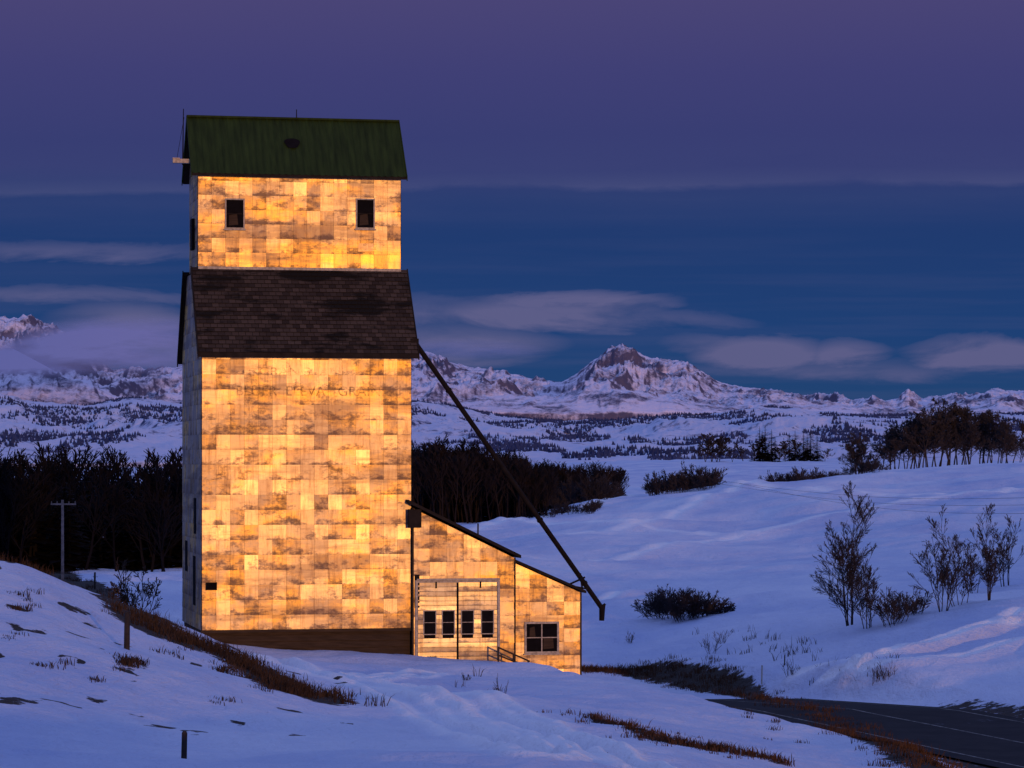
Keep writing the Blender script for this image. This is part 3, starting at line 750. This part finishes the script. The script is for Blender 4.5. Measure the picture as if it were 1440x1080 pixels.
for (a,b,sag) in (((985,672),(1445,700),12),((985,676),(1445,710),13),((1040,680),(1445,722),14)):
    pr=None
    for k in range(25):
        t=k/24; Dd=420-180*t; px_=a[0]+(b[0]-a[0])*t; py_=a[1]+(b[1]-a[1])*t+sag*math.sin(math.pi*t)
        p=((px_-CX)/F*Dd,Dd,(HY-py_)/F*Dd)
        if pr: mb.seg(pr,p,.014,.014)
        pr=p
mb.obj('power_line',[M_rust])
# ---------------------------------------------------------------- mountains
def mtnmat(name,rock,lo,hi,nscale,snow,slopew,bs_=.6,bd=60):
    m,nt,bs=newmat(name)
    ge=N(nt,'ShaderNodeNewGeometry'); sp=N(nt,'ShaderNodeSeparateXYZ'); nt.links.new(ge.outputs['Normal'],sp.inputs[0])
    nz=noise(nt,nscale,9,.70); nz2=noise(nt,nscale*7,6,.72,sc=(1,.5,.6))
    v=mth(nt,'SUBTRACT',mth(nt,'ADD',nz,mth(nt,'MULTIPLY',nz2,.55)),mth(nt,'MULTIPLY',sp.outputs[2],slopew))
    f=ramp(nt,mth(nt,'ADD',v,.5),[(lo,(0,0,0)),(hi,(1,1,1))])
    nt.links.new(mix(nt,f,snow,rock),bs.inputs['Base Color']); setin(bs,Roughness=.9); bs.inputs['Specular IOR Level'].default_value=.1  # bluish rock and snow tints stand in for distance haze
    bump(nt,noise(nt,nscale*3,9,.66),bs,bs_,bd); return m
def range_mesh(name,sky,D0,Dr,D1,nc_,nr_,mat,amp,sx_,sy_,seed,pw_=.8,base=651,ridge_j=.05,x0=-1500,x1=3200):
    px_=np.concatenate([np.linspace(x0,-150,int(nc_*.12),endpoint=False),np.linspace(-150,1600,int(nc_*.76),endpoint=False),np.linspace(1600,x1,int(nc_*.12))]); nc_=len(px_)
    tt=np.linspace(0,1,nr_)
    Dd=D0+(D1-D0)*tt
    PX,DD=np.meshgrid(px_,Dd); X=(PX-CX)/F*DD
    sk=np.interp(PX,[a for a,b in sky],[b for a,b in sky])
    t=np.where(DD<Dr,(DD-D0)/(Dr-D0),1-(DD-Dr)/(D1-Dr)); t=np.clip(t,0,1)
    Zs=(HY-sk)/F*Dr; s=t**pw_
    wx=(fbm(X/600,DD/600,3,seed+50)-.5)*500
    rg=ridged((X+wx)/sx_,(DD+wx)/sy_,7,seed,.56)-.5
    rg2=ridged((X-wx*.5)/(sx_*.3),(DD+wx)/(sy_*.3),5,seed+5,.6)-.5
    env=np.sin(np.pi*np.clip(t,0,1)**.9)
    z=(HY-base)/F*DD*(1-s)+Zs*s + Zs*amp*(rg+.30*rg2)*(env*.9+.10)+Zs*ridge_j*(ridged(X/(sx_*.25),DD/(sx_*.25),4,seed+9)-.5)*t
    z[0,:]-=60
    co=np.stack([X,DD,z],-1).reshape(-1,3); idx=np.arange(nc_*nr_).reshape(nr_,nc_)
    q=np.stack([idx[:-1,:-1],idx[:-1,1:],idx[1:,1:],idx[1:,:-1]],-1).reshape(-1,4)
    me=bpy.data.meshes.new(name); gridmesh(me,co,q); me.materials.append(mat)
    o=bpy.data.objects.new(name,me); scene.collection.objects.link(o)
    return PX,DD,z
sky=[(-1500,540),(-600,500),(-200,480),(-60,456),(0,446),(40,442),(80,460),(110,480),(140,508),(160,520),(210,522),(255,516),(330,500),(420,515),(500,508),(580,496),(605,498),(640,512),(690,520),(740,532),(790,536),(812,524),(830,508),(850,498),(876,488),(893,495),(908,506),(930,508),(958,512),(985,526),(1010,539),(1060,546),(1120,554),(1180,561),(1230,565),(1262,561),(1278,548),(1296,561),(1340,560),(1400,554),(1440,556),(2000,530),(3200,540)]
range_mesh('mountains',sky,8200,10800,13500,1500,200,mtnmat('hazed_snowy_rock',(.13,.115,.17),.71,.88,.006,(.88,.80,.90),.55,.5,50),.34,300,900,3,.62,base=590,ridge_j=.05)  # rock colour has haze and blue shade mixed in
fsky=[(-1500,580),(-200,570),(0,556),(60,566),(120,572),(190,560),(255,568),(400,575),(580,562),(640,570),(700,584),(800,592),(900,588),(1000,582),(1080,574),(1200,582),(1300,584),(1440,582),(2000,575),(3200,580)]
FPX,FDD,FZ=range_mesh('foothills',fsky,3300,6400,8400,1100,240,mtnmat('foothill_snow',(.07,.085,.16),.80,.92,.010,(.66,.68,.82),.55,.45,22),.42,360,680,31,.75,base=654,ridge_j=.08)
rs=np.random.RandomState(5); mb=MB(); nr_,nc_=FPX.shape
FX=(FPX-CX)/F*FDD
dens=fbm(FX/95,FDD/380,6,44)+.12*(fbm(FX/18,FDD/60,2,61)-.5)
cols_ok=np.where((FPX[0]>-80)&(FPX[0]<1520))[0]
cnt=0
for k in range(110000):
    i=rs.randint(2,int(nr_*.64)); j=cols_ok[rs.randint(len(cols_ok))]
    dn=dens[i,j]; px_=FPX[i,j]; thr=.54 if px_<300 else .585
    if px_>1050: thr+=.02
    if dn+rs.rand()*.05<thr: continue
    D=FDD[i,j]+rs.uniform(-8,8); X=(px_+rs.uniform(-1.2,1.2)-CX)/F*D; z=FZ[i,j]-2; h=rs.uniform(4,9); w=h*.32
    b=len(mb.v); a0=rs.rand()*6
    for a in (0,1.57,3.14,4.71): mb.v.append((X+w*math.cos(a+a0),D+w*math.sin(a+a0),z))
    mb.v.append((X,D,z+h))
    for a in range(4): mb.f.append((b+a,b+(a+1)%4,b+4)); mb.m.append(0); mb.c.append((1,1,1,1))
    cnt+=1
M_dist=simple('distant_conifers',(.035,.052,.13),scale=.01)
mb.obj('distant_forest',[M_dist])
print('cones',cnt)
def cloudmat():
    m,nt,bs=newmat('low_cloud'); m.node_tree.nodes.remove(bs)
    df=N(nt,'ShaderNodeBsdfDiffuse'); df.inputs[0].default_value=(.40,.42,.60,1)
    tr=N(nt,'ShaderNodeBsdfTransparent'); mx=N(nt,'ShaderNodeMixShader')
    at=N(nt,'ShaderNodeAttribute',attribute_name='dens'); 
    nz=noise(nt,.0035,8,.6,sc=(.5,.5,1.5))
    f=mth(nt,'MULTIPLY',at.outputs['Fac'],mth(nt,'MULTIPLY_ADD',nz,3.4,-.8),clamp=True)
    nt.links.new(f,mx.inputs[0]); nt.links.new(tr.outputs[0],mx.inputs[1]); nt.links.new(df.outputs[0],mx.inputs[2]); nt.links.new(mx.outputs[0],nt.nodes['Material Output'].inputs[0]); return m
def cloudbank(name,cx,cy,rx,ry,D,k):
    a=np.linspace(-1,1,60); b=np.linspace(-1,1,24); A_,B_=np.meshgrid(a,b)
    Y=D+250*(A_**2)+300*B_; X=(cx+rx*A_-CX)/F*D; Z=(HY-(cy-ry*B_))/F*D
    co=np.stack([X,Y,Z],-1).reshape(-1,3); idx=np.arange(60*24).reshape(24,60)
    q=np.stack([idx[:-1,:-1],idx[:-1,1:],idx[1:,1:],idx[1:,:-1]],-1).reshape(-1,4)
    me=bpy.data.meshes.new(name); gridmesh(me,co,q)
    at=me.attributes.new('dens','FLOAT','POINT'); at.data.foreach_set('value',(np.clip(1-(A_**2+B_**2),0,1)**1.3*k).ravel())
    me.materials.append(MC); o=bpy.data.objects.new(name,me); scene.collection.objects.link(o)
MC=cloudmat()
cloudbank('cloud_bank',175,484,230,50,8050,1.4)
cloudbank('cloud_bank',40,504,210,34,8000,1.3)
cloudbank('cloud_bank',640,490,140,22,8050,.6)
# ---------------------------------------------------------------- world
w=bpy.data.worlds.new('World'); scene.world=w; w.use_nodes=True; nt=w.node_tree
bg=nt.nodes['Background']
tc=N(nt,'ShaderNodeTexCoord'); sp=N(nt,'ShaderNodeSeparateXYZ'); nt.links.new(tc.outputs['Generated'],sp.inputs[0])
x_,y_,z_=sp.outputs
zs=mth(nt,'MAXIMUM',z_,0.0)
f1=mth(nt,'POWER',zs,.5)
def st(py): 
    e=(HY-py)/F; return math.sqrt(max(0,e/math.sqrt(1+e*e)))
grad=ramp(nt,f1,[(0,lin(42,68,112)),(st(560),lin(30,66,114)),(st(470),lin(26,62,116)),(st(330),lin(28,56,110)),(st(275),lin(38,57,110)),(st(240),lin(50,58,112)),(st(100),lin(62,61,115)),(st(0),lin(72,66,116)),(.55,(.115,.145,.355,1)),(1,(.215,.31,.74,1))])
cv_=N(nt,'ShaderNodeCombineXYZ')
yy=mth(nt,'MAXIMUM',y_,.05)
az_=mth(nt,'DIVIDE',x_,yy); el=mth(nt,'DIVIDE',z_,yy)
nt.links.new(mth(nt,'MULTIPLY',az_,16),cv_.inputs[0]); nt.links.new(mth(nt,'MULTIPLY',el,64),cv_.inputs[1])
nz=N(nt,'ShaderNodeTexNoise'); setin(nz,Scale=1.0,Detail=8,Roughness=.62,Distortion=.4); nt.links.new(cv_.outputs[0],nz.inputs['Vector']); nf=nz.outputs['Fac']
front=mth(nt,'GREATER_THAN',y_,.2)
tot=None
wob=mth(nt,'MULTIPLY',mth(nt,'SUBTRACT',nf,.5),.015)
elw=mth(nt,'ADD',el,wob)
for cx,cy,rx,ry,sgn in ((810,424,160,16,1.1),(760,440,200,26,.9),(640,485,170,34,.8),(600,440,120,30,.5),(1070,496,110,30,1.1),(1190,498,70,24,.9),(1010,485,90,16,.5),(1390,498,130,30,1.1),(120,495,260,40,.9),(180,460,130,42,.85),(60,415,260,14,.6),(90,355,260,16,.5),(350,520,200,40,.8),(1180,520,260,16,.4),(900,450,180,18,.45)):
    dx=mth(nt,'DIVIDE',mth(nt,'SUBTRACT',az_,(cx-CX)/F),rx/F); dy=mth(nt,'DIVIDE',mth(nt,'SUBTRACT',elw,(HY-cy)/F),ry/F)
    d2=mth(nt,'ADD',mth(nt,'MULTIPLY',dx,dx),mth(nt,'MULTIPLY',dy,dy))
    v=mth(nt,'MULTIPLY',mth(nt,'SUBTRACT',1.0,d2,clamp=True),sgn)
    tot=v if tot is None else mth(nt,'MAXIMUM',tot,v)
cl_=mth(nt,'MULTIPLY',tot,mth(nt,'MULTIPLY_ADD',nf,4.8,-1.3),clamp=True)
ln_=mth(nt,'ADD',el,mth(nt,'MULTIPLY',az_,-.012)); ln_=mth(nt,'ADD',ln_,mth(nt,'MULTIPLY',mth(nt,'SUBTRACT',nf,.5),.008))
band=ramp(nt,mth(nt,'MULTIPLY',mth(nt,'SUBTRACT',ln_,.078),25.0,clamp=True),[(0,(0,0,0)),(.25,(.10,)*3),(.31,(.05,)*3),(.36,(.50,)*3),(.48,(.15,)*3),(.8,(0,0,0))])
bandw=mth(nt,'MULTIPLY',band,mth(nt,'MULTIPLY_ADD',nf,1.4,-.15),clamp=True)
sv=N(nt,'ShaderNodeCombineXYZ'); nt.links.new(mth(nt,'MULTIPLY',az_,9),sv.inputs[0]); nt.links.new(mth(nt,'MULTIPLY',el,190),sv.inputs[1])
n2=N(nt,'ShaderNodeTexNoise'); setin(n2,Scale=1.0,Detail=4); nt.links.new(sv.outputs[0],n2.inputs['Vector'])
strk=mth(nt,'MULTIPLY',ramp(nt,n2.outputs['Fac'],[(.45,(0,0,0)),(.75,(1,1,1))]),.24)
fac=mth(nt,'ADD',mth(nt,'ADD',cl_,bandw),mth(nt,'MULTIPLY',strk,ramp(nt,mth(nt,'MULTIPLY',el,10.0,clamp=True),[(.2,(1,1,1)),(.95,(0,0,0))])),clamp=True)
fac=mth(nt,'MULTIPLY',mth(nt,'MULTIPLY',fac,.92),front)
skyc=mix(nt,fac,grad,lin(94,94,136))
g1=mth(nt,'MULTIPLY',mth(nt,'ADD',mth(nt,'MULTIPLY',y_,-.92),mth(nt,'MULTIPLY',x_,.3)),1.0,clamp=True); g1=mth(nt,'POWER',g1,3.0)
g2=mth(nt,'POWER',2.718,mth(nt,'MULTIPLY',zs,-9.0)); gl=mth(nt,'MULTIPLY',g1,g2)
glow=mix(nt,gl,(0,0,0,1),(.8,.34,.11,1))
skyc=mix(nt,1.0,skyc,glow,'ADD')
ns=N(nt,'ShaderNodeTexSky',sky_type='NISHITA'); ns.sun_disc=False; ns.sun_elevation=rad(3); ns.sun_rotation=rad(162)
nsc=mix(nt,1.0,ns.outputs[0],(.001,.0015,.004,1),'MULTIPLY')
skyc=mix(nt,1.0,skyc,nsc,'ADD')
nt.links.new(skyc,bg.inputs[0]); bg.inputs[1].default_value=1.0
# ---------------------------------------------------------------- sun
sd=bpy.data.lights.new('sun','SUN'); sd.energy=1.30; sd.angle=rad(.5); sd.color=(1,.47,.11)
so=bpy.data.objects.new('sun',sd); scene.collection.objects.link(so)
az0=rad(18); e0=rad(3)
sdir=Vector((math.sin(az0)*math.cos(e0),-math.cos(az0)*math.cos(e0),math.sin(e0)))
so.rotation_euler=sdir.to_track_quat('Z','Y').to_euler()
# ---------------------------------------------------------------- camera
cd=bpy.data.cameras.new('camera'); cd.lens=105; cd.sensor_width=36; cd.sensor_fit='HORIZONTAL'; cd.shift_y=110/1440; cd.clip_start=.5; cd.clip_end=40000
cam=bpy.data.objects.new('camera',cd); cam.rotation_euler=(rad(90),0,0); scene.collection.objects.link(cam); scene.camera=cam
